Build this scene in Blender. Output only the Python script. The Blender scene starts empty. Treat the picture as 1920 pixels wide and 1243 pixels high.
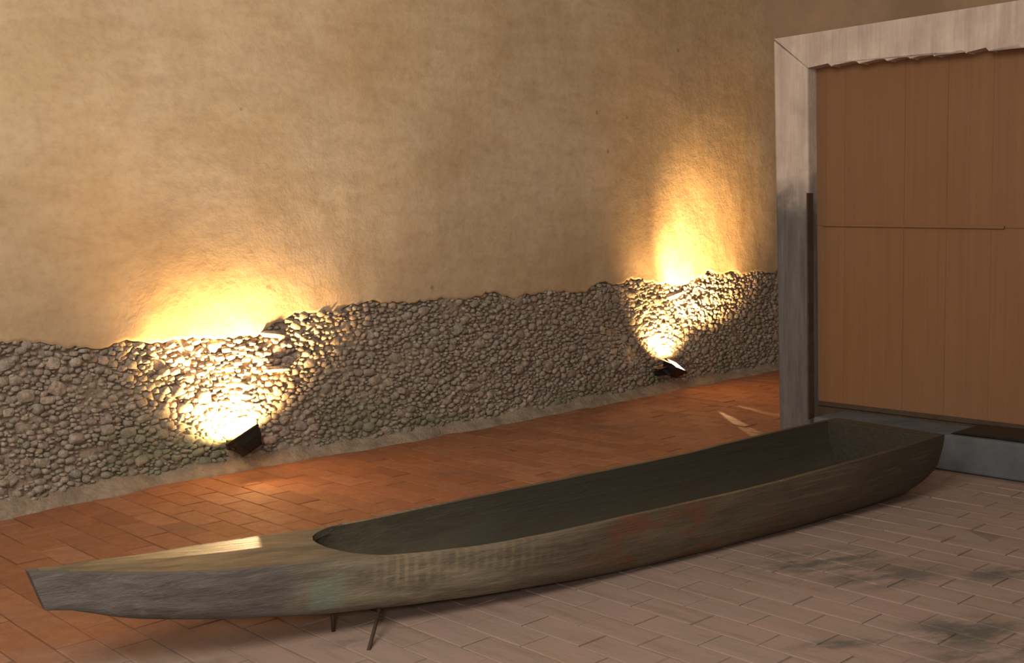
import bpy, bmesh, math, random
import numpy as np
from mathutils import Vector, Matrix, noise

random.seed(7)
rng = np.random.default_rng(7)
C = bpy.context.scene.collection
S = bpy.context.scene

# ------------------------------------------------------------------ camera
FPX, CX, CY, CAMH = 2200.0, 960.0, 621.5, 1.5
PITCH, ROLL = math.radians(5.76), math.radians(-1.2)
FW = Vector((0, math.cos(PITCH), -math.sin(PITCH)))
R0 = Vector((1, 0, 0)); U0 = R0.cross(FW)
RT = math.cos(ROLL)*R0 + math.sin(ROLL)*U0
UP = math.cos(ROLL)*U0 - math.sin(ROLL)*R0
CAM = Vector((0, 0, CAMH))
cam = bpy.data.cameras.new('camera'); camo = bpy.data.objects.new('camera', cam); C.objects.link(camo)
m = Matrix((RT, UP, -FW)).transposed().to_4x4(); m.translation = CAM; camo.matrix_world = m
cam.sensor_width = 36; cam.lens = 36*FPX/1920; cam.clip_start = .05; cam.clip_end = 100
S.camera = camo

# ------------------------------------------------------------------ world, room lamp, camera flash, exposure
S.view_settings.view_transform = 'Standard'; S.view_settings.look = 'None'
S.view_settings.gamma = 1; S.view_settings.use_curve_mapping = False
S.view_settings.exposure = 0.0
w = bpy.data.worlds.new('world'); S.world = w; w.use_nodes = True
w.node_tree.nodes['Background'].inputs[0].default_value = (1.0, .86, .74, 1)
w.node_tree.nodes['Background'].inputs[1].default_value = 0.27

def lamp(name, kind, loc, target, energy, color, **kw):
    l = bpy.data.lights.new(name, kind); l.energy = energy; l.color = color
    for k, v in kw.items(): setattr(l, k, v)
    o = bpy.data.objects.new(name, l); C.objects.link(o); o.location = loc
    d = Vector(target) - Vector(loc); o.rotation_euler = d.to_track_quat('-Z', 'Y').to_euler()
    return o
lamp('unseen_lamp', 'AREA', (-2.1, .2, 4.4), (-.9, 7.0, 2.0), 285, (1, .88, .74), shape='DISK', size=3.0)
lamp('unseen_lamp', 'AREA', (-.35, -.3, 1.8), (-.4, 4.4, 0.1), 68, (1, .93, .90), shape='DISK', size=.5)  # camera flash, a small unseen light right by the camera

# ------------------------------------------------------------------ pixel <-> world helpers
def ray(x, y): return (FW*FPX + RT*(x-CX) - UP*(y-CY))
def onz(x, y, z=0.0):
    d = ray(x, y); t = (z-CAMH)/d.z; return CAM + d*t

# ------------------------------------------------------------------ object helpers
def tag(o, label=None, cat=None, group=None, kind=None):
    if label: o['label'] = label
    if cat: o['category'] = cat
    if group: o['group'] = group
    if kind: o['kind'] = kind
    return o
def empty(name, loc=(0, 0, 0), rz=0.0):
    o = bpy.data.objects.new(name, None); C.objects.link(o); o.location = loc; o.rotation_euler = (0, 0, rz)
    o.empty_display_size = .1
    return o
def mesh_from(name, verts, faces, mat=None, smooth=False):
    me = bpy.data.meshes.new(name); me.from_pydata([tuple(v) for v in verts], [], faces); me.update()
    if mat: me.materials.append(mat)
    if smooth:
        for p in me.polygons: p.use_smooth = True
    return me
def obj(name, me, parent=None, loc=None):
    o = bpy.data.objects.new(name, me); C.objects.link(o)
    if parent: o.parent = parent
    if loc is not None: o.location = loc
    return o
def bm_obj(name, bm, mat, parent=None, smooth=False):
    me = bpy.data.meshes.new(name); bmesh.ops.recalc_face_normals(bm, faces=bm.faces); bm.to_mesh(me); bm.free()
    me.materials.append(mat)
    if smooth:
        for p in me.polygons: p.use_smooth = True
    return obj(name, me, parent)
def prism(bm, poly, thick, frame):
    """poly: list of (a,b) in frame; frame(a,b,off) -> point; off 0..-thick"""
    f = [bm.verts.new(frame(a, b, 0)) for a, b in poly]
    g = [bm.verts.new(frame(a, b, -thick)) for a, b in poly]
    n = len(poly)
    bm.faces.new(f); bm.faces.new(g[::-1])
    for i in range(n): bm.faces.new((f[i], g[i], g[(i+1) % n], f[(i+1) % n]))
def bevel_all(bm, w, seg=2):
    bmesh.ops.recalc_face_normals(bm, faces=bm.faces)
    es = [e for e in bm.edges if len(e.link_faces) == 2 and e.calc_face_angle(0) > .5]
    if es: bmesh.ops.bevel(bm, geom=es, offset=w, segments=seg, affect='EDGES', profile=.6, clamp_overlap=True)
def tube(bm, pts, r, n=10):
    pts = [Vector(p) for p in pts]; rings = []
    for i, p in enumerate(pts):
        d = (pts[min(i+1, len(pts)-1)] - pts[max(i-1, 0)]).normalized()
        a = d.cross(Vector((.13, .22, 1)) if abs(d.z) < .9 else Vector((1, .1, 0))).normalized(); b = d.cross(a)
        rings.append([bm.verts.new(p + r*(math.cos(2*math.pi*k/n)*a + math.sin(2*math.pi*k/n)*b)) for k in range(n)])
    for i in range(len(rings)-1):
        for k in range(n): bm.faces.new((rings[i][k], rings[i][(k+1) % n], rings[i+1][(k+1) % n], rings[i+1][k]))
    bm.faces.new(rings[0][::-1]); bm.faces.new(rings[-1])

# ------------------------------------------------------------------ material helpers
class NT:
    def __init__(s, name, rough=.85, spec=.3):
        s.m = bpy.data.materials.new(name); s.m.use_nodes = True
        s.t = s.m.node_tree; s.n = s.t.nodes; s.b = s.n['Principled BSDF']
        s.b.inputs['Roughness'].default_value = rough; s.b.inputs['Specular IOR Level'].default_value = spec
        s.tc = s.n.new('ShaderNodeTexCoord'); s.geo = s.n.new('ShaderNodeNewGeometry')
    def L(s, a, b): s.t.links.new(a, b)
    def mapping(s, src, scale=(1, 1, 1), rot=(0, 0, 0), loc=(0, 0, 0)):
        k = s.n.new('ShaderNodeMapping'); s.L(src, k.inputs[0])
        k.inputs['Scale'].default_value = scale; k.inputs['Rotation'].default_value = rot; k.inputs['Location'].default_value = loc
        return k.outputs[0]
    def noise(s, vec, scale, detail=5, rough=.6, dist=0):
        k = s.n.new('ShaderNodeTexNoise'); s.L(vec, k.inputs['Vector'])
        k.inputs['Scale'].default_value = scale; k.inputs['Detail'].default_value = detail
        k.inputs['Roughness'].default_value = rough; k.inputs['Distortion'].default_value = dist
        return k.outputs['Fac']
    def voronoi(s, vec, scale, feature='F1'):
        k = s.n.new('ShaderNodeTexVoronoi'); s.L(vec, k.inputs['Vector']); k.inputs['Scale'].default_value = scale; k.feature = feature
        return k.outputs['Distance']
    def ramp(s, fac, stops, interp='LINEAR'):
        k = s.n.new('ShaderNodeValToRGB'); s.L(fac, k.inputs[0]); k.color_ramp.interpolation = interp
        e = k.color_ramp.elements
        while len(e) < len(stops): e.new(.5)
        for q, (p, c) in zip(e, stops):
            q.position = p; q.color = (*c, 1) if isinstance(c, tuple) else (c, c, c, 1)
        return k.outputs[0]
    def mix(s, fac, a, b, mode='MIX'):
        k = s.n.new('ShaderNodeMix'); k.data_type = 'RGBA'; k.blend_type = mode
        for i, v in ((0, fac), (6, a), (7, b)):
            if isinstance(v, (int, float)): k.inputs[i].default_value = v if i == 0 else (v, v, v, 1)
            elif isinstance(v, tuple): k.inputs[i].default_value = (*v, 1)
            else: s.L(v, k.inputs[i])
        return k.outputs[2]
    def math(s, op, a, b=None, c=None, clamp=False):
        k = s.n.new('ShaderNodeMath'); k.operation = op; k.use_clamp = clamp
        for i, v in enumerate((a, b, c)):
            if v is None: continue
            if isinstance(v, (int, float)): k.inputs[i].default_value = v
            else: s.L(v, k.inputs[i])
        return k.outputs[0]
    def maprange(s, v, a, b, c=0, d=1, smooth=True):
        k = s.n.new('ShaderNodeMapRange'); s.L(v, k.inputs[0])
        if smooth: k.interpolation_type = 'SMOOTHSTEP'
        for i, q in enumerate((a, b, c, d)): k.inputs[i+1].default_value = q
        return k.outputs[0]
    def xyz(s, vec):
        k = s.n.new('ShaderNodeSeparateXYZ'); s.L(vec, k.inputs[0]); return k.outputs
    def color(s, c): 
        if isinstance(c, tuple): s.b.inputs['Base Color'].default_value = (*c, 1)
        else: s.L(c, s.b.inputs['Base Color'])
    def bump(s, h, strength=.4, dist=.01):
        k = s.n.new('ShaderNodeBump'); s.L(h, k.inputs['Height']); k.inputs['Strength'].default_value = strength
        k.inputs['Distance'].default_value = dist; s.L(k.outputs[0], s.b.inputs['Normal'])
    def blob(s, pos, cx, cy, rx, ry, ang=0):
        """soft elliptical mask on world XY: 1 in the middle"""
        v = s.mapping(pos, rot=(0, 0, 0), loc=(-cx, -cy, 0))
        v = s.mapping(v, rot=(0, 0, -ang)); v = s.mapping(v, scale=(1/rx, 1/ry, 0))
        k = s.n.new('ShaderNodeVectorMath'); k.operation = 'LENGTH'; s.L(v, k.inputs[0])
        return s.maprange(k.outputs['Value'], 1.15, .2)
def rnd(nt):
    oi = nt.n.new('ShaderNodeObjectInfo')
    return nt.math('FRACT', nt.math('ADD', oi.outputs['Random'], nt.geo.outputs['Random Per Island']))

# ------------------------------------------------------------------ geometry of the room, from the floor lines
# step / door wall line
q1, q2 = onz(1790, 885), onz(1920, 905)
DE = (q2-q1).normalized(); DN = Vector((DE.y, -DE.x, 0))           # DN: towards the camera
if DN.dot(CAM-q1) < 0: DN = -DN
# back wall plan curve
base_px = [(0, 968), (300, 903), (600, 851), (800, 817), (1000, 779), (1200, 741), (1341, 712), (1450, 692)]
bp = [onz(x, y) for x, y in base_px]
bp = [bp[0] + (bp[0]-bp[2]).normalized()*2.2] + bp
bp += [bp[-1] + (bp[-1]-bp[-4]).normalized()*k for k in (1.2, 3.0)]
def cr(p0, p1, p2, p3, t):
    return .5*((2*p1)+(-p0+p2)*t+(2*p0-5*p1+4*p2-p3)*t*t+(-p0+3*p1-3*p2+p3)*t**3)
curve = []
for i in range(len(bp)-1):
    a = bp[max(i-1, 0)]; d = bp[min(i+2, len(bp)-1)]
    for k in range(16): curve.append(cr(a, bp[i], bp[i+1], d, k/16))
curve.append(bp[-1])
# light smoothing
for _ in range(30):
    curve = [curve[0]] + [(curve[i-1]+curve[i]*2+curve[i+1])/4 for i in range(1, len(curve)-1)] + [curve[-1]]
cum = [0.0]
for i in range(1, len(curve)): cum.append(cum[-1] + (curve[i]-curve[i-1]).length)
SL = cum[-1]
cumA = np.array(cum); cA = np.array([tuple(p) for p in curve])
def wall_xy(s):
    x = np.interp(s, cumA, cA[:, 0]); y = np.interp(s, cumA, cA[:, 1])
    s0, s1 = max(s-.05, 0), min(s+.05, SL)
    tx = np.interp(s1, cumA, cA[:, 0]) - np.interp(s0, cumA, cA[:, 0]); ty = np.interp(s1, cumA, cA[:, 1]) - np.interp(s0, cumA, cA[:, 1])
    l = math.hypot(tx, ty); return x, y, tx/l, ty/l
def wp(s, z, off=0.0):
    x, y, tx, ty = wall_xy(s); return Vector((x + ty*off, y - tx*off, z))
def wall_hit(px, py):
    d = ray(px, py)
    best = None
    for i in range(len(curve)-1):
        a, b = curve[i], curve[i+1]
        ex, ey = b.x-a.x, b.y-a.y
        det = d.x*(-ey) + d.y*ex
        if abs(det) < 1e-9: continue
        t = (a.x*(-ey) + a.y*ex)/det
        u = (d.x*a.y - d.y*a.x)/det*-1
        u = ((d.x*t-a.x)*ex + (d.y*t-a.y)*ey)/(ex*ex+ey*ey)
        if -1e-6 <= u <= 1+1e-6 and t > 0: best = (cum[i] + u*(cum[i+1]-cum[i]), CAMH + d.z*t)
    return best

# ------------------------------------------------------------------ materials
def mat_plaster():
    n = NT('lime_plaster', .9, .15); p = n.geo.outputs['Position']
    a = n.noise(p, 1.1, 6, .6); b = n.noise(n.mapping(p, (3, 3, 8)), 1.3, 6, .65); c = n.noise(p, 22, 5, .6)
    col = n.ramp(a, [(.3, (.56, .40, .225)), (.5, (.65, .49, .305)), (.7, (.71, .56, .38))])
    col = n.mix(n.ramp(b, [(.42, 0.0), (.75, .45)]), col, (.42, .27, .15))
    z = n.xyz(p)[2]
    low_tone = n.maprange(n.math('ADD', z, n.math('MULTIPLY', a, 1.2)), 2.7, 1.2)  # plaster turns darker brown towards the bottom
    col = n.mix(n.math('MULTIPLY', low_tone, .42), col, (.33, .215, .12))
    spot = n.math('LESS_THAN', n.voronoi(n.mapping(p, (1, 1, 1)), 2.6), .045)
    col = n.mix(n.math('MULTIPLY', spot, .45), col, (.22, .14, .07))
    col = n.mix(n.ramp(c, [(.45, 0.0), (.7, .22)]), col, (.30, .2, .11))
    n.color(col)
    h = n.math('ADD', n.math('MULTIPLY', c, .5), n.math('ADD', n.noise(p, 7, 5, .6), n.math('MULTIPLY', n.noise(p, 70, 3, .6), .25)))
    n.bump(h, .4, .012)
    return n.m
def mat_wall_right():
    n = NT('grey_brown_render', .9, .15); p = n.geo.outputs['Position']
    a = n.noise(p, 2.2, 6, .6)
    n.color(n.ramp(a, [(.3, (.20, .135, .085)), (.7, (.30, .20, .13))])); n.bump(n.noise(p, 12, 5), .5, .02); return n.m
def mat_mortar():
    n = NT('earth_mortar', .95, .1); p = n.geo.outputs['Position']
    a = n.noise(p, 9, 6, .65)
    n.color(n.ramp(a, [(.35, (.26, .20, .145)), (.65, (.42, .335, .25))]))
    n.bump(n.noise(p, 26, 6, .7), .9, .03); return n.m
def mat_stone():
    n = NT('rubble_stone', .9, .2); p = n.geo.outputs['Position']; r = rnd(n)
    col = n.ramp(r, [(0, (.37, .30, .245)), (.2, (.48, .39, .30)), (.4, (.42, .365, .31)), (.58, (.52, .415, .32)), (.72, (.37, .345, .275)), (.86, (.56, .48, .375)), (1, (.43, .32, .265))])
    a = n.noise(p, 30, 6, .7); b = n.noise(p, 1.7, 4)
    col = n.mix(n.ramp(a, [(.4, .7), (.6, 0.0)]), col, (.18, .14, .10))
    z = n.xyz(p)[2]
    moss = n.math('MULTIPLY', n.maprange(z, .55, .05), n.ramp(b, [(.48, 0.0), (.6, .75)]))
    col = n.mix(moss, col, (.17, .20, .11))
    n.color(col); n.bump(a, .9, .02); return n.m
TILT = math.atan2(DE.y, DE.x)
ww = (bp[6]-bp[2]).normalized()
def mat_tile(name='terracotta_tile', joint=False):
    n = NT(name, .75, .25); p = n.geo.outputs['Position']; r = rnd(n)
    if joint: col = n.ramp(n.noise(p, 8, 5), [(.3, (.10, .05, .028)), (.7, (.17, .09, .05))])
    else: col = n.ramp(r, [(0, (.25, .105, .046)), (.25, (.32, .145, .072)), (.5, (.28, .115, .055)), (.75, (.35, .17, .095)), (1, (.23, .10, .052))])
    a = n.noise(p, 14, 6, .7); big = n.noise(p, 1.6, 5, .6, .4); st = n.noise(n.mapping(p, (1, 1, 1), (0, 0, -TILT)), 3, 5)
    st = n.noise(n.mapping(n.mapping(p, rot=(0, 0, -TILT)), (1.2, 9, 1)), 1.6, 6, .65)
    col = n.mix(n.ramp(a, [(.42, .5), (.65, 0.0)]), col, (.19, .075, .035))
    # pale trodden dust on the open side of the floor, in front of the boat: distance from the boat's axis
    A, B = Vector((-1.56, 3.65, 0)), Vector((1.98, 6.12, 0)); ax = (B-A).normalized(); nn = Vector((ax.y, -ax.x, 0))
    dp = n.n.new('ShaderNodeVectorMath'); dp.operation = 'DOT_PRODUCT'; n.L(p, dp.inputs[0]); dp.inputs[1].default_value = nn
    d = n.math('SUBTRACT', dp.outputs['Value'], A.dot(nn))
    dust = n.maprange(n.math('ADD', d, n.math('MULTIPLY', n.math('SUBTRACT', big, .5), .9)), -.42, .10)
    dust = n.math('MULTIPLY', dust, n.ramp(st, [(.28, .55), (.62, .95)]))
    left = n.maprange(n.xyz(p)[0], -1.95, -1.35, .35, 1.0)
    dust = n.math('MULTIPLY', dust, left)
    pale = n.mix(n.noise(p, 2.3, 4), (.29, .22, .185), (.265, .24, .205))
    pale = n.mix(n.ramp(r, [(0, 0.0), (1, .35)]), pale, (.28, .19, .155))
    pale = n.mix(n.ramp(st, [(.5, 0.0), (.62, .55)]), pale, (.335, .205, .175)); pale = n.mix(n.ramp(st, [(.34, .5), (.44, 0.0)]), pale, (.20, .175, .15))
    if joint: pale = (.215, .17, .14)
    col = n.mix(dust, col, pale)
    # dark worn stain patches, plus painted shade by the boat stand
    tot = None
    for (x, y, rx, ry, k) in stains_and_shade:
        c = onz(x, y); mk = n.math('MULTIPLY', n.blob(p, c.x, c.y, rx, ry, .25), k)
        tot = mk if tot is None else n.math('MAXIMUM', tot, mk)
    sn = n.noise(n.mapping(n.mapping(p, rot=(0, 0, -.3)), (3.0, 7.0, 1)), 1.3, 7, .7)
    mk = n.math('MULTIPLY', tot, n.ramp(sn, [(.40, 0.0), (.56, 1.0)]))
    col = n.mix(mk, col, (.105, .092, .078))
    n.color(col)
    n.bump(n.math('ADD', a, st), .5, .006); return n.m
stains_and_shade = [(1540, 1055, .42, .28, .9), (1660, 1080, .38, .2, .85), (1890, 1075, .3, .12, .95), (1810, 1185, .34, .2, 1.0), (1880, 1225, .4, .12, .95),
          (1580, 1205, .25, .06, .8), (330, 1250, .35, .10, .6), (650, 1205, .14, .06, .5), (330, 990, .25, .1, .35), (870, 885, .35, .1, .5), (1150, 800, .4, .12, .5)]  # the small patch by the boat stand is shade painted into the tiles
def mat_frame_stone():
    n = NT('door_frame_stone', .8, .25); p = n.geo.outputs['Position']; z = n.xyz(p)[2]
    a = n.noise(p, 6, 6, .6); v = n.noise(n.mapping(p, (14, 14, 1.2)), 1.5, 6, .7)
    col = n.ramp(a, [(.3, (.50, .40, .34)), (.7, (.66, .56, .48))])
    col = n.mix(n.ramp(v, [(.35, .5), (.6, 0.0)]), col, (.34, .26, .22))
    g = n.maprange(n.math('ADD', z, n.math('MULTIPLY', n.math('SUBTRACT', a, .5), .35)), 1.80, 1.42)  # shade over the lower frame, put into the stone colour
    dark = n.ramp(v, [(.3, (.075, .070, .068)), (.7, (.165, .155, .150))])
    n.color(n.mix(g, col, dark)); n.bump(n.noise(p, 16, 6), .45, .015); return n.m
def mat_door():
    n = NT('brown_door_wood', .6, .3); p = n.geo.outputs['Position']; r = rnd(n)
    v = n.noise(n.mapping(p, (30, 30, .8)), 1.2, 6, .6); a = n.noise(p, 1.1, 3)
    col = n.ramp(v, [(.3, (.195, .095, .041)), (.7, (.23, .114, .052))])
    col = n.mix(n.ramp(a, [(.35, 0.0), (.7, .5)]), col, (.215, .122, .064))
    col = n.mix(n.ramp(r, [(0, 0.0), (1, .14)]), col, (.17, .082, .036))
    n.color(col); n.bump(v, .15, .003); return n.m
def mat_simple(name, col, rough=.6, metal=0, spec=.4, sc=12, var=.25):
    n = NT(name, rough, spec); n.b.inputs['Metallic'].default_value = metal
    a = n.noise(n.tc.outputs['Object'], sc, 5)
    n.color(n.ramp(a, [(.3, tuple(c*(1-var) for c in col)), (.7, tuple(min(c*(1+var), 1) for c in col))])); n.bump(a, .15, .004); return n.m
def mat_step():
    n = NT('grey_step_stone', .85, .25); p = n.geo.outputs['Position']; z = n.xyz(p)[2]
    a = n.noise(p, 5, 6, .65)
    n.color(n.ramp(a, [(.3, (.072, .078, .086)), (.7, (.118, .124, .134))])); n.bump(n.noise(p, 20, 5), .4, .01); return n.m
def mat_emit(name, col, k):
    n = NT(name); n.b.inputs['Base Color'].default_value = (*col, 1); n.b.inputs['Emission Color'].default_value = (*col, 1)
    n.b.inputs['Emission Strength'].default_value = k; return n.m

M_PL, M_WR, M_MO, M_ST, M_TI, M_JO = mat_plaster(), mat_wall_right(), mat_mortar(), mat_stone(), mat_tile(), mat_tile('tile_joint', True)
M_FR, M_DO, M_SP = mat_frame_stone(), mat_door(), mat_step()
M_BK = mat_simple('black_metal', (.018, .014, .011), .5, .3); M_DK = mat_simple('dark_gap_strip', (.06, .038, .022), .8)
M_IRON = mat_simple('rusty_rod', (.05, .028, .018), .7, .4)
M_ALU = mat_simple('bright_reflector', (.78, .75, .68), .5, 0, var=.06)

# ------------------------------------------------------------------ floor with tiles
def build_floor():
    v = [(-7, -1.5, -.0035), (8, -1.5, -.0035), (8, 15, -.0035), (-7, 15, -.0035)]
    v += [(x, y, -.2) for x, y, z in v]
    fl = obj('floor', mesh_from('floor', v, [(0, 1, 2, 3), (7, 6, 5, 4), (0, 4, 5, 1), (1, 5, 6, 2), (2, 6, 7, 3), (3, 7, 4, 0)], M_JO))
    tag(fl, kind='structure', label='terracotta tiled floor, orange by the stone wall and dusty pale in front')
    TW, TLn, g = .145, .29, .0045
    ex = Vector((DE.x, DE.y)); ey = Vector((-DE.y, DE.x))
    def tile_verts(w_, l_, h, b=.0028):
        x, y = w_/2, l_/2
        return [(-y, -x, -.014), (y, -x, -.014), (y, x, -.014), (-y, x, -.014), (-y, -x, h-b*.6), (y, -x, h-b*.6), (y, x, h-b*.6), (-y, x, h-b*.6),
                (-y+b, -x+b, h), (y-b, -x+b, h), (y-b, x-b, h), (-y+b, x-b, h)]
    TF = [(0, 1, 5, 4), (1, 2, 6, 5), (2, 3, 7, 6), (3, 0, 4, 7), (4, 5, 9, 8), (5, 6, 10, 9), (6, 7, 11, 10), (7, 4, 8, 11), (8, 9, 10, 11)]
    variants = []
    for k in range(6):
        vv = tile_verts(TW-g-rng.uniform(0, .003), TLn-g-rng.uniform(0, .004), 0.0)
        vv = [(x+rng.normal(0, .0012), y+rng.normal(0, .0012), z) for x, y, z in vv]
        variants.append((vv, mesh_from('tile', vv, TF, M_TI)))
    tiles = []
    for i in range(-60, 60):
        for j in range(-70, 70):
            c = ex*((i + (.5 if j % 2 else 0))*TLn) + ey*(j*TW)
            if c.y < 2.9 or c.y > 13: continue
            if abs(c.x) > c.y*.58+.5: continue
            # in the room: before the back wall, and before the door wall's step
            s = min(range(len(curve)), key=lambda q: (curve[q].x-c.x)**2+(curve[q].y-c.y)**2)
            x, y, tx, ty = wall_xy(cum[s])
            if (c.x-x)*ty - (c.y-y)*tx < -.06: continue
            if (Vector((c.x, c.y, 0))-q1).dot(DN) < .08 and (Vector((c.x, c.y, 0))-q1).dot(DE) > STEP_U0-.1: continue
            P = Vector((c.x, c.y, 0)); dd = P-CAM; dep = dd.dot(FW)
            px = CX+FPX*dd.dot(RT)/dep; py = CY-FPX*dd.dot(UP)/dep
            inside = -40 < px < 1960 and py < 1290
            tiles.append((0 if inside else 1, dep*dep*dep, c, rng.normal(0, .0013), rng.normal(0, .004), rng.normal(0, .004), rng.normal(0, .005)))
    tiles.sort(key=lambda t: t[:2])
    sv, sf = [], []
    for k, (_, _, c, dz, ra, rb, rc) in enumerate(tiles):
        vv, me = variants[k % 6]
        mt = Matrix.Translation((c.x, c.y, dz)) @ Matrix.Rotation(TILT+rc, 4, 'Z') @ Matrix.Rotation(ra, 4, 'X') @ Matrix.Rotation(rb*.6, 4, 'Y')
        if k < 300:
            o = obj('tile', me, fl); o.matrix_local = mt
        else:
            b0 = len(sv); sv += [mt @ Vector(q) for q in vv]; sf += [tuple(b0+i for i in f) for f in TF]
    o = obj('tile_field', mesh_from('tile_field', sv, sf, M_TI), fl); o['kind'] = 'stuff'
    print('tiles', len(tiles))

# ------------------------------------------------------------------ back wall
band_px = [(0, 641), (100, 650), (200, 644), (300, 640), (420, 634), (480, 622), (540, 602), (600, 582), (650, 570), (760, 566), (900, 556), (1050, 549),
           (1120, 532), (1200, 528), (1260, 535), (1330, 514), (1450, 508)]
bh = [wall_hit(x, y) for x, y in band_px]
bs = [0] + [h[0] for h in bh] + [SL]; bz = [bh[0][1]-.02] + [h[1] for h in bh] + [bh[-1][1]]
def zband(s):
    return float(np.interp(s, bs, bz)) + .05*noise.fractal(Vector((s*3.1, 2.0, 0)), 1.0, 2.0, 5) + .018*noise.noise(Vector((s*22, 5, 0)))
def build_back_wall():
    # core with rough mortar face
    cols, rows = int(SL/.05), 34
    verts, faces = [], []
    for i in range(cols+1):
        s = SL*i/cols
        for j in range(rows+1):
            z = -.05 + 1.65*j/rows
            verts.append(wp(s, z, .020*noise.fractal(Vector((s*5, z*5, 3)), 1, 2, 4) - .002))
    def q(i, j): return i*(rows+1)+j
    for i in range(cols):
        for j in range(rows): faces.append((q(i, j), q(i+1, j), q(i+1, j+1), q(i, j+1)))
    # solid back
    b0 = len(verts)
    for i in range(cols+1):
        s = SL*i/cols; verts.append(wp(s, -.05, -.5)); verts.append(wp(s, 5.2, -.5)); verts.append(wp(s, 5.2, -.03))
    for i in range(cols):
        a, b = b0+3*i, b0+3*(i+1)
        faces += [(a, a+1, b+1, b), (a+1, a+2, b+2, b+1), (a+2, q(i, rows), q(i+1, rows), b+2), (a, b, q(i+1, 0), q(i, 0))]
    faces += [tuple([b0, b0+1, b0+2]+[q(0, j) for j in range(rows, -1, -1)])[::-1], tuple([b0+3*cols, b0+3*cols+1, b0+3*cols+2]+[q(cols, j) for j in range(rows, -1, -1)])]
    wall = obj('wall_back', mesh_from('wall_back', verts, faces, M_MO, True))
    tag(wall, kind='structure', label='long back wall, tan lime plaster above a band of bare rubble stone')
    # plaster skin
    cols = int(SL/.022); zs = [0, .006, .02, .045, .08, .13, .19, .26, .34, .43] + [.43+k*.11 for k in range(1, 36)]
    verts, faces = [], []; R = len(zs)+2
    for i in range(cols+1):
        s = SL*i/cols; zb = zband(s)
        verts.append(wp(s, zb+.012, -.03)); verts.append(wp(s, zb+.0, .018))
        for j, dz in enumerate(zs):
            z = zb + (5.2-zb)*dz/zs[-1]
            o = .026 + .010*noise.fractal(Vector((s*1.1, z*1.1, 9)), 1, 2, 3) + .0025*noise.noise(Vector((s*9, z*9, 1))) - (.010 if j == 0 else 0)
            o += .010*math.exp(-dz*6)*noise.noise(Vector((s*5, z*5, 4)))
            verts.append(wp(s, z, o))
    for i in range(cols):
        for j in range(R-1): faces.append((i*R+j, (i+1)*R+j, (i+1)*R+j+1, i*R+j+1))
    obj('plaster', mesh_from('plaster', verts, faces, M_PL, True), wall)
    # rubble stones
    variants = []
    for k in range(14):
        bm = bmesh.new(); bmesh.ops.create_cube(bm, size=1.0)
        bmesh.ops.subdivide_edges(bm, edges=bm.edges[:], cuts=1, use_grid_fill=True)
        for v in bm.verts:
            n = v.co.normalized(); v.co = v.co.lerp(n*.62, rng.uniform(.35, .8)) * rng.uniform(.86, 1.08)
        me = bpy.data.meshes.new('stone'); bm.to_mesh(me); bm.free(); me.materials.append(M_ST)
        for p in me.polygons: p.use_smooth = True
        variants.append(me)
    stones = []
    s_lo, s_hi = wall_hit(0, 800)[0]-1.2, wall_hit(1450, 600)[0]+.5
    cell = {}
    def free(s, z, a, b):
        ci, cj = int(s/.2), int(z/.2)
        for x in (-1, 0, 1):
            for y in (-1, 0, 1):
                for (s2, z2, a2, b2) in cell.get((ci+x, cj+y), ()):
                    if ((s-s2)/((a+a2)*.5))**2 + ((z-z2)/((b+b2)*.5))**2 < .80: return False
        return True
    def add(s, z, a, b, t=None, rot=None):
        cell.setdefault((int(s/.2), int(z/.2)), []).append((s, z, a, b))
        stones.append((s, z, a, b, t if t else rng.uniform(.03, .055), rot if rot is not None else rng.normal(0, .22)))
    hs, hz = wall_hit(515, 691); add(hs, hz, .17, .035, .13, 0.0)          # flat ledge stone above the left floodlight
    hs, hz = wall_hit(508, 626); add(hs, hz, .15, .05, .10, .15)
    hs, hz = wall_hit(1262, 552); add(hs, hz, .20, .055, .085, -.25)
    hs, hz = wall_hit(140, 822); add(hs, hz, .09, .06, .09, 0.0)
    for (lo, hi, tries) in ((.065, .10, 500), (.045, .065, 5000), (.03, .045, 24000), (.018, .03, 34000)):
        for _ in range(tries):
            s = rng.uniform(s_lo, s_hi); a = rng.uniform(lo, hi); b = a*rng.uniform(.5, .85)
            z = rng.uniform(.01, 1.25)
            if z > zband(s)-b*.3: continue
            if free(s, z, a, b): add(s, z, a, b)
    print('stones', len(stones))
    def key(t):
        P = wp(t[0], t[1]); d = P-CAM; dep = d.dot(FW); px = CX+FPX*d.dot(RT)/dep
        return -(t[2]*t[3]/(dep*dep)) if 0 < px < 1455 else 1
    stones.sort(key=key)
    sv, sf = [], []
    for k, (s, z, a, b, t, rot) in enumerate(stones):
        x, y, tx, ty = wall_xy(s); off = rng.uniform(-.012, .010) if a < .1 else rng.uniform(-.014, .004)
        if t >= .12: off = .0
        bas = Matrix(((tx, -ty, 0, 0), (ty, tx, 0, 0), (0, 0, 1, 0), (0, 0, 0, 1)))   # X along the wall, Y into it
        mt = Matrix.Translation(wp(s, z, off)) @ bas @ Matrix.Rotation(rot, 4, 'Y') @ Matrix.Rotation(rng.normal(0, .15), 4, 'X') @ Matrix.Diagonal((a, t, b, 1))
        me = variants[k % 14]
        if k < 300:
            o = obj('stone', me, wall); o.matrix_local = mt
        else:
            b0 = len(sv); sv += [mt @ v.co for v in me.vertices]; sf += [tuple(b0+i for i in p.vertices) for p in me.polygons]
    o = obj('rubble', mesh_from('rubble', sv, sf, M_ST, True), wall); o['kind'] = 'stuff'
    # low mortar fillet where the wall meets the floor
    verts, faces = [], []; cols = int(SL/.06); prof = [(.10, -.02), (.095, .004), (.075, .022), (.05, .036), (.03, .06), (-.03, .10)]
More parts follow.
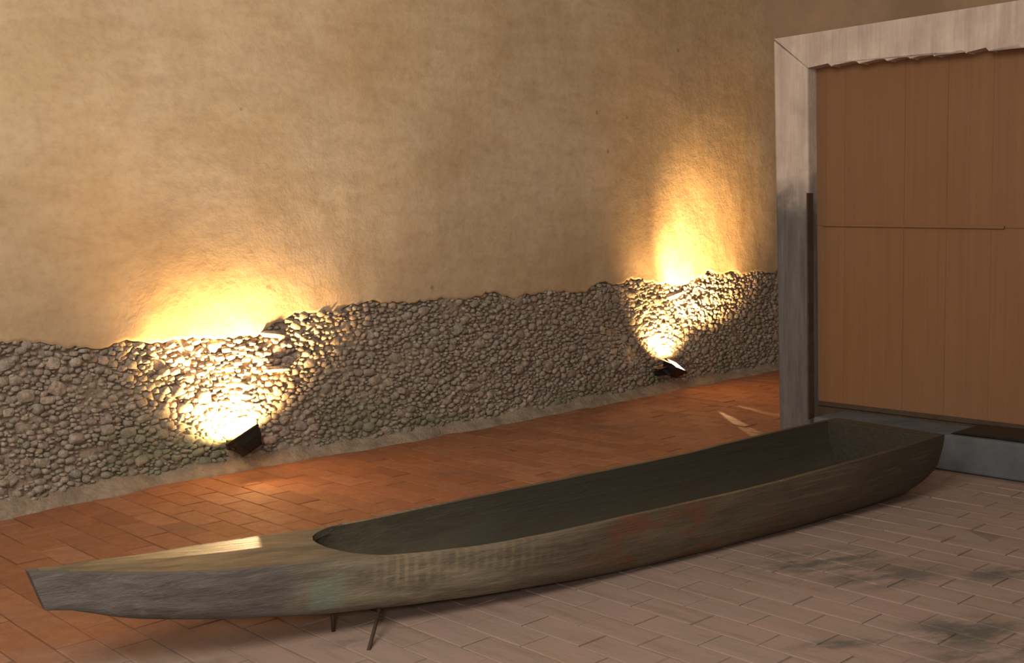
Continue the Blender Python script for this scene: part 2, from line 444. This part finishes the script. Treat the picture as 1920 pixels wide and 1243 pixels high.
    for i in range(cols+1):
        s = SL*i/cols
        for (o_, z_) in prof: verts.append(wp(s, z_*(1+.5*noise.noise(Vector((s*5, z_*9, 0)))), o_*(1+.5*noise.noise(Vector((s*3, 7, 0)))) + .012*noise.noise(Vector((s*14, z_*20, 2)))))
    R = len(prof)
    for i in range(cols):
        for j in range(R-1): faces.append((i*R+j, (i+1)*R+j, (i+1)*R+j+1, i*R+j+1))
    obj('mortar_fillet', mesh_from('mortar_fillet', verts, faces, M_MO, True), wall)
    return wall

# ------------------------------------------------------------------ door wall
SETB = .32                                        # wall plane behind the step's front
O0 = q1 - DN*SETB                                 # u = 0 at q1's foot
def dw(u, z, off=0.0): return O0 + DE*u + DN*off + Vector((0, 0, z))
def dhit(px, py, off=0.0):
    d = ray(px, py); P0 = O0 + DN*off; t = (P0-CAM).dot(DN)/d.dot(DN); P = CAM + d*t
    return ((P-O0).dot(DE), P.z)
STEP_U0 = dhit(1524, 800, SETB)[0]
FO = .05
def build_door_wall():
    otl, otr = dhit(1450, 73, FO), dhit(1920, -1, FO)
    itl, itr = dhit(1514, 126, FO), dhit(1920, 86, FO)
    ibl = dhit(1519, 800, FO)[0]; obl = dhit(1462, 800, FO)[0]
    sl_o = (otr[1]-otl[1])/(otr[0]-otl[0]); sl_i = (itr[1]-itl[1])/(itr[0]-itl[0])
    print('frame', otl, otr, itl, itr, obl, ibl, 'step u0', STEP_U0)
    UR = itl[0]+1.85                               # right side of the opening, outside the frame of the picture
    jw = itl[0]-otl[0]
    ztop = lambda u: otl[1]+sl_o*(u-otl[0]); zin = lambda u: itl[1]+sl_i*(u-itl[0])
    # wall: left strip, right strip, over the door
    bm = bmesh.new(); F = lambda a, b, o: dw(a, b, o)
    x0 = otl[0]+.035
    for poly in ([(x0, -.05), (ibl-.02, -.05), (itl[0]-.02, zin(itl[0])+.02), (x0, zin(itl[0])+.02)],
                 [(x0, zin(itl[0])+.02), (itl[0]-.02, zin(itl[0])+.02), (UR+.02, zin(UR)+.02), (UR+.02, 5.2), (x0, 5.2)],
                 [(UR+.02, -.05), (UR+2.2, -.05), (UR+2.2, 5.2), (UR+.02, 5.2)]):
        prism(bm, poly, .45, F)
    prism(bm, [(x0-.13, ztop(x0)+.14), (x0, ztop(x0)-.02), (x0, 5.2), (x0-.13, 5.2)], .45, F)
    tag(bm_obj('wall_right', bm, M_WR), kind='structure', label='brown rendered wall around the stone framed door')
    # return wall closing the passage behind the frame
    pass_dir = -DN
    bm = bmesh.new(); a = dw(x0, 0, -.45); e = a + pass_dir*3.0
    P = [a, e, e+DE*.4, a+DE*.4]
    f = [bm.verts.new((p.x, p.y, -.05)) for p in P]; g = [bm.verts.new((p.x, p.y, 5.2)) for p in P]
    bm.faces.new(f); bm.faces.new(g)
    for i in range(4): bm.faces.new((f[i], f[(i+1) % 4], g[(i+1) % 4], g[i]))
    tag(bm_obj('wall_passage', bm, M_WR), kind='structure')
    # stone frame
    fr = empty('trim_1', dw(otl[0], 0)); tag(fr, kind='structure', label='pale stone frame around the brown door')
    bpy.context.view_layer.update()
    inv = fr.matrix_world.inverted() if False else Matrix.Translation(-fr.location)
    T = .16
    def piece(name, poly, zsub=None, jag=None, thick=T):
        bm = bmesh.new(); prism(bm, poly, thick, lambda a_, b_, o: dw(a_, b_, FO+o))
        if len(poly) <= 12: bevel_all(bm, .012, 2)
        bmesh.ops.transform(bm, matrix=inv, verts=bm.verts)
        return bm_obj(name, bm, M_FR, fr)
    def lerp(a_, b_, t): return a_+(b_-a_)*t
    # left jamb in three courses, the top one mitred into the lintel
    lx = lambda z: lerp(obl, otl[0], z/otl[1]); rx = lambda z: lerp(ibl, itl[0], z/itl[1])
    g_ = .004
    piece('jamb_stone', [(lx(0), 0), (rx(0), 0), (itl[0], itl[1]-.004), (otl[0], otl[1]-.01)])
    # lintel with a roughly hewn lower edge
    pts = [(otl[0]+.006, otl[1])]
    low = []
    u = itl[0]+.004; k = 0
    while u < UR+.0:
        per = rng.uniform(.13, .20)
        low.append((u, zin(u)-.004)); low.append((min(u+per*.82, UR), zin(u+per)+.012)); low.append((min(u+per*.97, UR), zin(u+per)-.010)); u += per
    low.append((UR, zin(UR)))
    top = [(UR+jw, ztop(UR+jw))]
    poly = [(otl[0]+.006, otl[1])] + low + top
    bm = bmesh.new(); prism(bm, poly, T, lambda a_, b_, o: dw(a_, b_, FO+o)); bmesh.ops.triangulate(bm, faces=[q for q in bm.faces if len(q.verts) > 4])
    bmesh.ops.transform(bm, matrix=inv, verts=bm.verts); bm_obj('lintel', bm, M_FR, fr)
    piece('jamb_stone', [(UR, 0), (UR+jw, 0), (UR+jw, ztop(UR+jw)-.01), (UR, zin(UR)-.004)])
    # dark strip on the inner edge of the jamb
    a1 = dhit(1512, 362, FO+.012); a2 = dhit(1514, 785, FO+.012)
    bm = bmesh.new(); wd = .012
    prism(bm, [(a2[0], a2[1]), (a2[0]+wd, a2[1]), (a1[0]+wd*.8, a1[1]), (a1[0], a1[1])], .06, lambda a_, b_, o: dw(a_, b_, FO+.012+o))
    bmesh.ops.transform(bm, matrix=inv, verts=bm.verts); tag(bm_obj('edge_strip', bm, M_DK, fr), label='dark narrow strip down the inner edge of the jamb')
    # door leaf of boards
    DO = FO-.10
    zb = lambda u: np.interp(u, [dhit(1519, 757, DO)[0], dhit(1920, 805, DO)[0], 9], [dhit(1519, 757, DO)[1], dhit(1920, 806, DO)[1], dhit(1920, 806, DO)[1]])
    zb0, zb1 = dhit(1519, 757, DO)[1], dhit(1920, 806, DO)[1]
    zs = dhit(1560, 423, DO)[1]; zs2 = dhit(1880, 428, DO)[1]; us1, us2 = dhit(1545, 423, DO)[0], dhit(1884, 428, DO)[0]
    print('door bottom z', zb0, zb1, 'seam', zs, zs2)
    zseam = lambda u: zs + (zs2-zs)*(u-us1)/(us2-us1)
    dr = empty('door_1', dw(itl[0], 0, DO)); tag(dr, kind='structure', label='brown boarded door with a horizontal seam')
    dinv = Matrix.Translation(-dr.location)
    def dpart(name, poly, th, off, mat, bv=.003, label=None):
        bm = bmesh.new(); prism(bm, poly, th, lambda a_, b_, o: dw(a_, b_, DO+off+o))
        if bv: bevel_all(bm, bv, 1)
        bmesh.ops.transform(bm, matrix=dinv, verts=bm.verts); o = bm_obj(name, bm, mat, dr)
        if label: o['label'] = label
        return o
    ul = itl[0]-.06; W = .135; k = 0; u = ul
    while u < UR+.02:
        u2 = min(u+W, UR+.04); e = rng.normal(0, .0008)
        dpart('plank', [(u+.0003, zb(u)), (u2-.0003, zb(u2)), (u2-.0003, zseam(u2)-.001), (u+.0003, zseam(u)-.001)], .03, e, M_DO, 0)
        dpart('plank', [(u+.0003, zseam(u)+.001), (u2-.0003, zseam(u2)+.001), (u2-.0003, zin(u2)+.03), (u+.0003, zin(u)+.03)], .03, e+.001, M_DO, 0)
        u = u2
    dpart('backing', [(ul, zb0), (UR+.04, zb1), (UR+.04, zin(UR)+.03), (ul, zin(ul)+.03)], .02, -.031, M_DO, 0)
    dpart('seam_batten', [(us1, zseam(us1)-.004), (us2, zseam(us2)-.004), (us2, zseam(us2)+.014), (us1, zseam(us1)+.014)], .02, .014, M_DO, .002)
    dpart('bottom_rail', [(ul+.02, zb(ul)-.002), (UR, zb(UR)-.002), (UR, zb(UR)+.028), (ul+.02, zb(ul)+.028)], .03, .006, M_DK, .002, 'dark bottom edge of the door')
    # the step
    st1, st2 = dhit(1785, 812, SETB), dhit(1920, 838, SETB)
    print('step z', st1, st2)
    sz = .5*(st1[1]+st2[1])
    st = empty('trim_2', dw(STEP_U0, 0, 0)); tag(st, kind='structure', label='grey stone doorstep under the brown door, behind the boat')
    sinv = Matrix.Translation(-st.location)
    bm = bmesh.new(); prism(bm, [(STEP_U0, 0), (UR+.1, 0), (UR+.1, sz), (STEP_U0, sz)], SETB-.0+.02, lambda a_, b_, o: dw(a_, b_, SETB+o))
    bmesh.ops.subdivide_edges(bm, edges=[e for e in bm.edges if abs((e.verts[0].co-e.verts[1].co).dot(DE)) > 1], cuts=14)
    bevel_all(bm, .018, 3)
    for v in bm.verts: v.co += DN*.008*noise.noise(v.co*4) + Vector((0, 0, .006*noise.noise(v.co*3))) if v.co.z > .05 else Vector((0, 0, 0))
    bmesh.ops.transform(bm, matrix=sinv, verts=bm.verts); bm_obj('step_block', bm, M_SP, st)
    # floor of the opening behind the step, under the leaf
    bm = bmesh.new(); prism(bm, [(itl[0]-.1, 0), (UR+.02, 0), (UR+.02, min(zb0, sz+.005)), (itl[0]-.1, min(zb0, sz+.005))], .4, lambda a_, b_, o: dw(a_, b_, -.02+o))
    bmesh.ops.transform(bm, matrix=sinv, verts=bm.verts); bm_obj('sill', bm, M_DK, st)
    um = dhit(1788, 806, SETB-.08)[0]
    bm = bmesh.new(); prism(bm, [(um, sz+.002), (UR, sz+.002), (UR, sz+.03), (um+.05, sz+.02)], SETB-.03, lambda a_, b_, o: dw(a_, b_, SETB-.035+o))
    bevel_all(bm, .004, 1)
    bmesh.ops.transform(bm, matrix=sinv, verts=bm.verts); tag(bm_obj('threshold_strip', bm, M_BK, st), label='black strip on top of the step at the foot of the door')

# ------------------------------------------------------------------ dugout boat
# station, half width, gunwale height, bottom height
TAB = [(0, .030, .398, .262), (0.02, 0.0405, 0.3865, 0.2483), (0.06, 0.1015, 0.3615, 0.1994), (0.1, 0.1522, 0.3398, 0.1659), (0.14, 0.1894, 0.3227, 0.137), (0.18, 0.2101, 0.311, 0.1084), (0.22, 0.2287, 0.2984, 0.0843), (0.26, 0.2557, 0.283, 0.0705), (0.3, 0.2909, 0.2715, 0.059), (0.34, 0.3217, 0.2651, 0.0493), (0.38, 0.3428, 0.2629, 0.0414), (0.42, 0.3543, 0.2631, 0.0318), (0.46, 0.3575, 0.2649, 0.0201), (0.5, 0.3592, 0.2663, 0.0102), (0.54, 0.3609, 0.2675, 0.0047), (0.58, 0.3632, 0.2686, 0.003), (0.62, 0.366, 0.2695, 0.0025), (0.66, 0.367, 0.2715, 0.003), (0.7, 0.3664, 0.2751, 0.0032), (0.74, 0.3656, 0.2803, 0.0049), (0.78, 0.3663, 0.2868, 0.0085), (0.82, 0.3677, 0.294, 0.0135), (0.86, 0.3675, 0.3011, 0.0183), (0.9, 0.3645, 0.308, 0.0232), (0.94, 0.3575, 0.3146, 0.0338), (0.98, 0.347, 0.3209, 0.0714), (1.0, .340, .3245, .105)]
TAB = np.array(TAB)
BA, BB = Vector((-1.5628, 3.6485, 0)), Vector((2.0078, 6.2019, 0)); BL = (BB-BA).length
def mat_boat(name, inside=False, deck=False):
    n = NT(name, .62, .35); p = n.tc.outputs['Object']; x, y, z = n.xyz(p)
    g = n.noise(n.mapping(p, (1.2, 8, 8)), 2.2, 7, .7, .3); g2 = n.noise(n.mapping(p, (.8, 22, 26)), 2.0, 6, .7)
    bl = n.noise(n.mapping(p, (1, 2.5, 2.5)), 3.0, 6, .65)
    xx = n.math('ADD', x, n.math('MULTIPLY', n.math('SUBTRACT', bl, .5), .8))
    t = n.math('DIVIDE', xx, 4.39)
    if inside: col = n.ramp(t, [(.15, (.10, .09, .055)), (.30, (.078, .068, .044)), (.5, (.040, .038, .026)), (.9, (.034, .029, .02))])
    elif deck: col = n.ramp(t, [(.0, (.20, .155, .09)), (.12, (.24, .17, .085)), (.2, (.19, .155, .10)), (.3, (.13, .105, .07))])
    else: col = n.ramp(t, [(.0, (.115, .103, .095)), (.17, (.122, .112, .103)), (.22, (.20, .168, .112)), (.34, (.19, .155, .105)), (.42, (.135, .104, .07)), (.62, (.115, .083, .052)), (.95, (.048, .038, .024))])
    col = n.mix(n.ramp(g, [(.38, .6), (.6, 0.0)]), col, (.045, .034, .022))
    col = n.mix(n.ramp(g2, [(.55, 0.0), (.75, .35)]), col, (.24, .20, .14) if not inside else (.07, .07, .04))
    if not inside:
        red = n.math('MULTIPLY', n.math('MULTIPLY', n.maprange(x, 1.9, 2.3), n.maprange(x, 3.6, 2.9)), n.ramp(bl, [(.52, 0.0), (.62, .65)]))
        col = n.mix(red, col, (.15, .05, .022))
    if not inside and not deck:
        # adze strokes: short pale ticks along the gunwale before the middle
        wv = n.n.new('ShaderNodeTexWave'); n.L(n.mapping(p, (1, .0, .35)), wv.inputs['Vector']); wv.inputs['Scale'].default_value = 8.0
        wv.inputs['Distortion'].default_value = 3.5; wv.inputs['Detail'].default_value = 3
        mk = n.math('MULTIPLY', n.maprange(x, 1.0, 1.25), n.maprange(x, 1.95, 1.6))
        mk = n.math('MULTIPLY', mk, n.maprange(z, .13, .2))
        mk = n.math('MULTIPLY', mk, n.ramp(wv.outputs['Fac'], [(.5, 0.0), (.85, .7)]))
        mk = n.math('MULTIPLY', mk, n.ramp(bl, [(.4, .1), (.6, 1.0)]))
        col = n.mix(mk, col, (.27, .20, .11))
        gr = n.math('MULTIPLY', n.maprange(x, .86, .90), n.maprange(x, 1.03, .99)); gr = n.math('MULTIPLY', gr, n.math('MULTIPLY', n.maprange(z, .26, .22), n.maprange(z, .11, .125)))
        col = n.mix(n.math('MULTIPLY', gr, n.ramp(g, [(.3, .2), (.55, .75)])), col, (.15, .175, .135))
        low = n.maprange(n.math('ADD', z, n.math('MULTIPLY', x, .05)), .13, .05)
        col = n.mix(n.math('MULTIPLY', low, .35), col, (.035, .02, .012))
    n.color(col); n.bump(n.math('ADD', n.math('ADD', g, g2), bl), .55, .012); return n.m
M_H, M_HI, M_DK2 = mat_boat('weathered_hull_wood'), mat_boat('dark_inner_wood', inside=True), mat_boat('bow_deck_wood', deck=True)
def st_at(s): return tuple(float(np.interp(s, TAB[:, 0], TAB[:, k])) for k in (1, 2, 3))
def build_boat():
    rz = math.atan2(BB.y-BA.y, BB.x-BA.x)
    boat = empty('dugout_boat', BA, rz)
    tag(boat, 'long narrow dugout boat of dark weathered wood lying across the tiled floor', 'boat')
    ss = sorted(set([0, .006, .012, .02] + [round(.03+.0125*k, 4) for k in range(78)] + [.985, .992, 1.0]))
    ss = [s for s in ss if s <= 1.0]
    prof = [(1, 0), (.995, .16), (.98, .34), (.955, .52), (.92, .70), (.87, .85), (.80, .95), (.70, .99), (.5, 1.0), (.25, 1.0), (0, 1.0)]
    def outer(s):
        w_, g, b = st_at(s); h = g-b; rk = .045*max(0, 1-s/.08)
        pts = []
        for (a, d) in prof: pts.append((s*BL + rk*d - (.02*d*max(0, (s-.97)/.03)), -w_*a, g-h*d))
        return pts + [(x, -y, z) for x, y, z in pts[-2::-1]]
    T = .026
    def inner(s):
        s2 = min(max(s, .028), .983); w_, g, b = st_at(s2); h = g-b; t = min(T, w_*.4)
        pts = [(s2*BL, -(w_-t)*a if a else 0, (g if d == 0 else max(g-(h-.035)*d, b+.035))) for (a, d) in prof]
        return pts + [(x, -y, z) for x, y, z in pts[-2::-1]]
    ov = [outer(s) for s in ss]; iv = [inner(s) for s in ss]; n = len(ov[0]); m_ = len(ss)
    def wob(p, k):
        v = Vector(p); a = .0035 if k else .0015
        return v + Vector((0, a*noise.noise(v*5), a*noise.noise(v*5+Vector((7, 1, 2)))))
    verts = [wob(p, 1) for r in ov for p in r] + [wob(p, 0) for r in iv for p in r]; o2 = m_*n
    faces, mi = [], []
    for i in range(m_-1):
        for k in range(n-1):
            faces.append((i*n+k, (i+1)*n+k, (i+1)*n+k+1, i*n+k+1)); mi.append(0)
            faces.append((o2+i*n+k+1, o2+(i+1)*n+k+1, o2+(i+1)*n+k, o2+i*n+k)); mi.append(1)
        faces.append((i*n, o2+i*n, o2+(i+1)*n, (i+1)*n)); mi.append(0)
        faces.append((i*n+n-1, (i+1)*n+n-1, o2+(i+1)*n+n-1, o2+i*n+n-1)); mi.append(0)
    faces.append(tuple(range(n))[::-1]); mi.append(0); e = (m_-1)*n
    faces.append(tuple(range(e, e+n))); mi.append(0)
    faces.append(tuple(range(o2, o2+n))); mi.append(1)
    faces.append(tuple(range(o2+e, o2+e+n))[::-1]); mi.append(1)
    faces.append((0, n-1, o2+n-1, o2)); mi.append(0)
    faces.append((e, o2+e, o2+e+n-1, e+n-1)); mi.append(0)
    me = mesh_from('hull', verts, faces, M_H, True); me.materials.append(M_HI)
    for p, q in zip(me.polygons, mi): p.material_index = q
    bm = bmesh.new(); bm.from_mesh(me); bmesh.ops.remove_doubles(bm, verts=bm.verts, dist=.0004)
    bmesh.ops.recalc_face_normals(bm, faces=bm.faces)
    for ed in bm.edges:
        if len(ed.link_faces) == 2 and ed.calc_face_angle(0) > .7: ed.smooth = False
    bm.to_mesh(me); bm.free(); obj('hull', me, boat)
    # bow deck: a slab between the rims, raised to a ridge, ending in a round mouth
    S0, S1, SR = .232, .285, .166
    ds = [.008, .016] + [.024+.006*k for k in range(int((S1-.024)/.006)+1)] + [SR-.0006, SR+.0006, S0, S1]; ds = sorted(set(round(s, 5) for s in ds))
    top = []
    def deck_row(s):
        w_, g, b = st_at(s); hw = max(w_-.020, w_*.5)
        wo = 0 if s <= S0 else (hw-.0)*math.sqrt(max(0, 1-((S1-s)/(S1-S0))**2))
        cr_ = .0125*min(1, max(0, s-.02)/.07)*min(1, max(0, (S0+.01-s)/.05))
        row = []
        for sd in (-1, 1):
            q = []
            for k in range(7):
                y = hw + (wo-hw)*k/6
                c_ = cr_*(1-abs(y)/hw)**.9 - (.006*abs(y)/hw if sd < 0 else 0)
                q.append((s*BL, sd*y, g + .003 + c_ + .002*noise.noise(Vector((s*40, y*30, 0)))))
            row.append(q)
        return row
    rows = [deck_row(s) for s in ds]
    bm = bmesh.new()
    for side in (0, 1):
        tv = [[bm.verts.new(p) for p in r[side]] for r in rows]; bv_ = [[bm.verts.new((p[0], p[1], min(p[2], r[side][0][2])-.028)) for p in r[side]] for r in rows]
        for i in range(len(rows)-1):
            for k in range(6):
                bm.faces.new((tv[i][k], tv[i+1][k], tv[i+1][k+1], tv[i][k+1])); bm.faces.new((bv_[i][k], bv_[i][k+1], bv_[i+1][k+1], bv_[i+1][k]))
            for k in (0, 6): bm.faces.new((tv[i][k], bv_[i][k], bv_[i+1][k], tv[i+1][k]))
        for i in (0, -1):
            for k in range(6): bm.faces.new((tv[i][k], tv[i][k+1], bv_[i][k+1], bv_[i][k]))
    bmesh.ops.remove_doubles(bm, verts=bm.verts, dist=.0003)
    o = bm_obj('bow_deck', bm, M_DK2, boat); o['label'] = 'pale brown ridged deck covering the pointed bow'
    # stern board
    w_, g, b = st_at(.975); bm = bmesh.new()
    half = [(-(w_-.020)*a, g - (g-b-.03)*d + (.004 if d == 0 else 0)) for (a, d) in prof]
    poly = half + [(-y, z) for y, z in half[-2::-1]]
    prism(bm, poly, .03, lambda a_, b_, of: Vector((.983*BL+of, a_, b_)))
    bevel_all(bm, .003, 1); bm_obj('stern_board', bm, M_HI, boat)
    # rod stand under the bow
    R = Matrix.Rotation(rz, 4, 'Z'); M_ = (Matrix.Translation(BA) @ R).inverted()
    p1 = onz(691, 1220); p2 = onz(625, 1184)
    stand = empty('boat_stand', (p2+p1)/2, rz); tag(stand, 'thin dark metal rods propping up the bow of the boat', 'stand')
    inv = (Matrix.Translation((p1+p2)/2) @ R).inverted()
    s_ = (M_ @ p1).x/BL + .030; w_, g, b = st_at(s_)
    top_z = b - .007
    def W(x, y, z): return (Matrix.Translation(BA) @ R) @ Vector((x, y, z))
    def rod(name, pts, r=.007):
        bm = bmesh.new(); tube(bm, [inv @ p for p in pts], r); bm_obj(name, bm, M_IRON, stand, True)
    xs = s_*BL; x2 = (M_ @ p2).x
    rod('crossbar', [W(xs, -w_*.60, top_z), W(xs, w_*.78, top_z)])
    rod('leg', [p1 + Vector((0, 0, .001)), W(xs, -w_*.84, b+.004), W(xs, -w_*.60, top_z)])
    w2, g2, b2 = st_at(x2/BL)
    rod('leg', [p2 + Vector((0, 0, .001)), W(x2, (M_ @ p2).y, b2-.007)])
    rod('leg', [W(xs, w_*.95, .001), W(xs, w_*.78, top_z)])
    rod('tie_bar', [W(x2, (M_ @ p2).y, b2-.010), W(xs, (M_ @ p2).y, top_z-.004)], .006)

# ------------------------------------------------------------------ floodlights at the foot of the wall
def ray_off(px, py, off):
    d = ray(px, py).normalized(); lo, hi = 1.0, 20.0
    def side(t):
        P = CAM+d*t; k = min(range(len(curve)), key=lambda q: (curve[q].x-P.x)**2+(curve[q].y-P.y)**2)
        x, y, tx, ty = wall_xy(cum[k]); return (P.x-x)*ty-(P.y-y)*tx - off, cum[k]
    for _ in range(50):
        mid = (lo+hi)/2
        if side(mid)[0] > 0: lo = mid
        else: hi = mid
    return CAM+d*lo, side(lo)[1]
NORM = {}
def floodlight(px, py, off, along, into, size, label, cat_group, energy, ecol, glow, cone, blend, beam=None):
    P, s = ray_off(px, py, off); x, y, tx, ty = wall_xy(s)
    Tn = Vector((tx, ty, 0)); Nn = Vector((ty, -tx, 0))                       # Tn: along the wall to the right, Nn: into the room
    D = (Vector((0, 0, 1)) + Tn*along - Nn*into).normalized()                 # the way the lamp faces
    X = (Tn - D*Tn.dot(D)).normalized(); Y = D.cross(X)
    W_, H_, Dp = size
    th = empty('floodlight', P); tag(th, label, 'floodlight', cat_group); inv = Matrix.Translation(-P)
    NORM[th.name] = Nn
    def q(a, b, c): return inv @ (P + X*a + Y*b + D*c)
    # housing: open box narrowing towards its back
    bm = bmesh.new()
    def ring(f, c, k): return [bm.verts.new(q(W_/2*f*i, H_/2*f*j, c)) for i, j in ((-1, -1), (1, -1), (1, 1), (-1, 1))]
    r = [ring(1.06, Dp/2, 0), ring(1.06, Dp/2-.015, 0), ring(1.0, Dp/2-.018, 0), ring(.95, 0, 0), ring(.62, -Dp/2, 0)]
    for a, b in zip(r, r[1:]):
        for k in range(4): bm.faces.new((a[k], a[(k+1) % 4], b[(k+1) % 4], b[k]))
    bm.faces.new(r[-1]); ri = ring(.94, Dp/2, 0); rb = ring(.86, Dp/2-.03, 0)
    for k in range(4):
        bm.faces.new((r[0][k], ri[k], ri[(k+1) % 4], r[0][(k+1) % 4])); bm.faces.new((ri[k], rb[k], rb[(k+1) % 4], ri[(k+1) % 4]))
    bm.faces.new(rb)
    hs = bm_obj('housing', bm, M_BK, th)
    # cooling fins on the back
    for k in range(5):
        a = (-.4+.2*k)*W_; bm = bmesh.new()
        prism(bm, [(-H_*.30, -Dp*.52), (H_*.30, -Dp*.52), (H_*.40, -Dp*.1), (-H_*.40, -Dp*.1)], .006, lambda u_, v_, o: q(a*.8+o, u_*1.1, v_-.006)); bm_obj('fin', bm, M_BK, hs)
    # glass
    bm = bmesh.new(); prism(bm, [(-W_*.46, -H_*.46), (W_*.46, -H_*.46), (W_*.46, H_*.46), (-W_*.46, H_*.46)], .004, lambda u_, v_, o: q(u_, v_, Dp/2-.004+o))
    gl = bm_obj('glass', bm, mat_emit('lit_glass', ecol, glow), th)
    # reflector flap above the glass
    # bracket: two arms back to a plate on the wall
    bm = bmesh.new(); c0 = inv @ (P - Nn*(off-.05) - Vector((0, 0, .03)))
    for sd in (-1, 1): tube(bm, [q(sd*W_*.56, 0, 0), c0 + Tn*sd*W_*.3], .007, 8)
    bm_obj('bracket', bm, M_BK, th, True)
    bm = bmesh.new()
    prism(bm, [(-W_*.35, -.03), (W_*.35, -.03), (W_*.35, .03), (-W_*.35, .03)], .03, lambda u_, v_, o: c0 + Nn*(.045+o) + Tn*u_ + Vector((0, 0, v_))); bm_obj('wall_plate', bm, M_BK, th)
    bd = D if beam is None else (Vector((0, 0, 1)) + Tn*beam[0] - Nn*beam[1]).normalized()
    src = P + D*(Dp/2+.012)
    l = lamp('flood_beam', 'SPOT', src, src+bd, energy, (1, .60, .235), spot_size=math.radians(cone), spot_blend=blend, shadow_soft_size=.03)
    l.parent = th; l.matrix_parent_inverse = Matrix.Translation(-P)
    return th, P, D, Tn, Nn, q, src

def leak(th, src, target, energy, cone, blend, r=.01, col=(1, .66, .32)):
    l = lamp('flood_spill', 'SPOT', src, target, energy, col, spot_size=math.radians(cone), spot_blend=blend, shadow_soft_size=r)
    l.parent = th; l.matrix_parent_inverse = Matrix.Translation(-th.location)
    return l
def second_beam(th, src, bd, energy, cone, blend, flat):
    l = leak(th, src, src+bd, energy, cone, blend, .03, (1, .60, .235))
    # a flat, wide beam: its long side lies along the wall
    z = -bd.normalized(); n_ = NORM[th.name]; x = n_.cross(z).normalized()
    y = z.cross(x); l.rotation_euler = Matrix((x, y, z)).transposed().to_euler(); l.scale = (1, flat, 1)
    return l

def build_lights():
    Z = Vector((0, 0, 1))
    th, P, D, Tn, Nn, q, src = floodlight(463, 828, .21, -.45, .42, (.17, .12, .11), 'small black floodlight low on the wall near the bow, its dark back towards us',
        None, 185, (1, .8, .45), 30, 140, .5, beam=(.05, 1.2))
    second_beam(th, src, Z*1.0 + Tn*.10 - Nn*.335, 560, 118, .5, .12)
    so = src + Nn*.14 + Z*.125
    d1, d2 = (onz(484, 1020, .35)-so).normalized(), (onz(170, 1048, .38)-so).normalized()
    leak(th, so, so+d1+d2, 260, math.degrees(d1.angle(d2))*1.06, .12)
    leak(th, src + Nn*.10, onz(560, 930), 9, 95, 1.0, .03, (1, .55, .2))
    th, P, D, Tn, Nn, q, src = floodlight(1262, 692, .20, .42, -.62, (.20, .12, .09), 'small floodlight glaring low on the wall near the door frame',
        None, 220, (1, .86, .55), 60, 110, .7, beam=(.25, .8))
    second_beam(th, src, Z*.84 + Tn*.62 - Nn*.27, 1300, 84, .8, .23)
    bm = bmesh.new(); c0 = P + D*.045
    prism(bm, [(-.045, 0), (.045, 0), (.045, .20), (-.045, .20)], .003, lambda u_, v_, o: c0 - Tn*(.09+v_*.95) + Z*(.03+v_*.33+o) + Nn*(u_*.9+.0) + Z*(-u_*.35) - P); o = bm_obj('flap', bm, M_ALU, th); o['label'] = 'bright metal flap of the floodlight'
    leak(th, c0 + Z*.07 + Nn*.03, c0 - Tn*.19 + Z*.06, 5, 75, .5)
    lo = c0 + Nn*.08 + Tn*.10; lo.z = .07
    leak(th, lo, onz(1395, 800), 230, 4, .5)
    leak(th, lo, onz(1440, 775), 150, 5, .7)

build_door_wall()
build_back_wall()
build_floor()
build_boat()
build_lights()
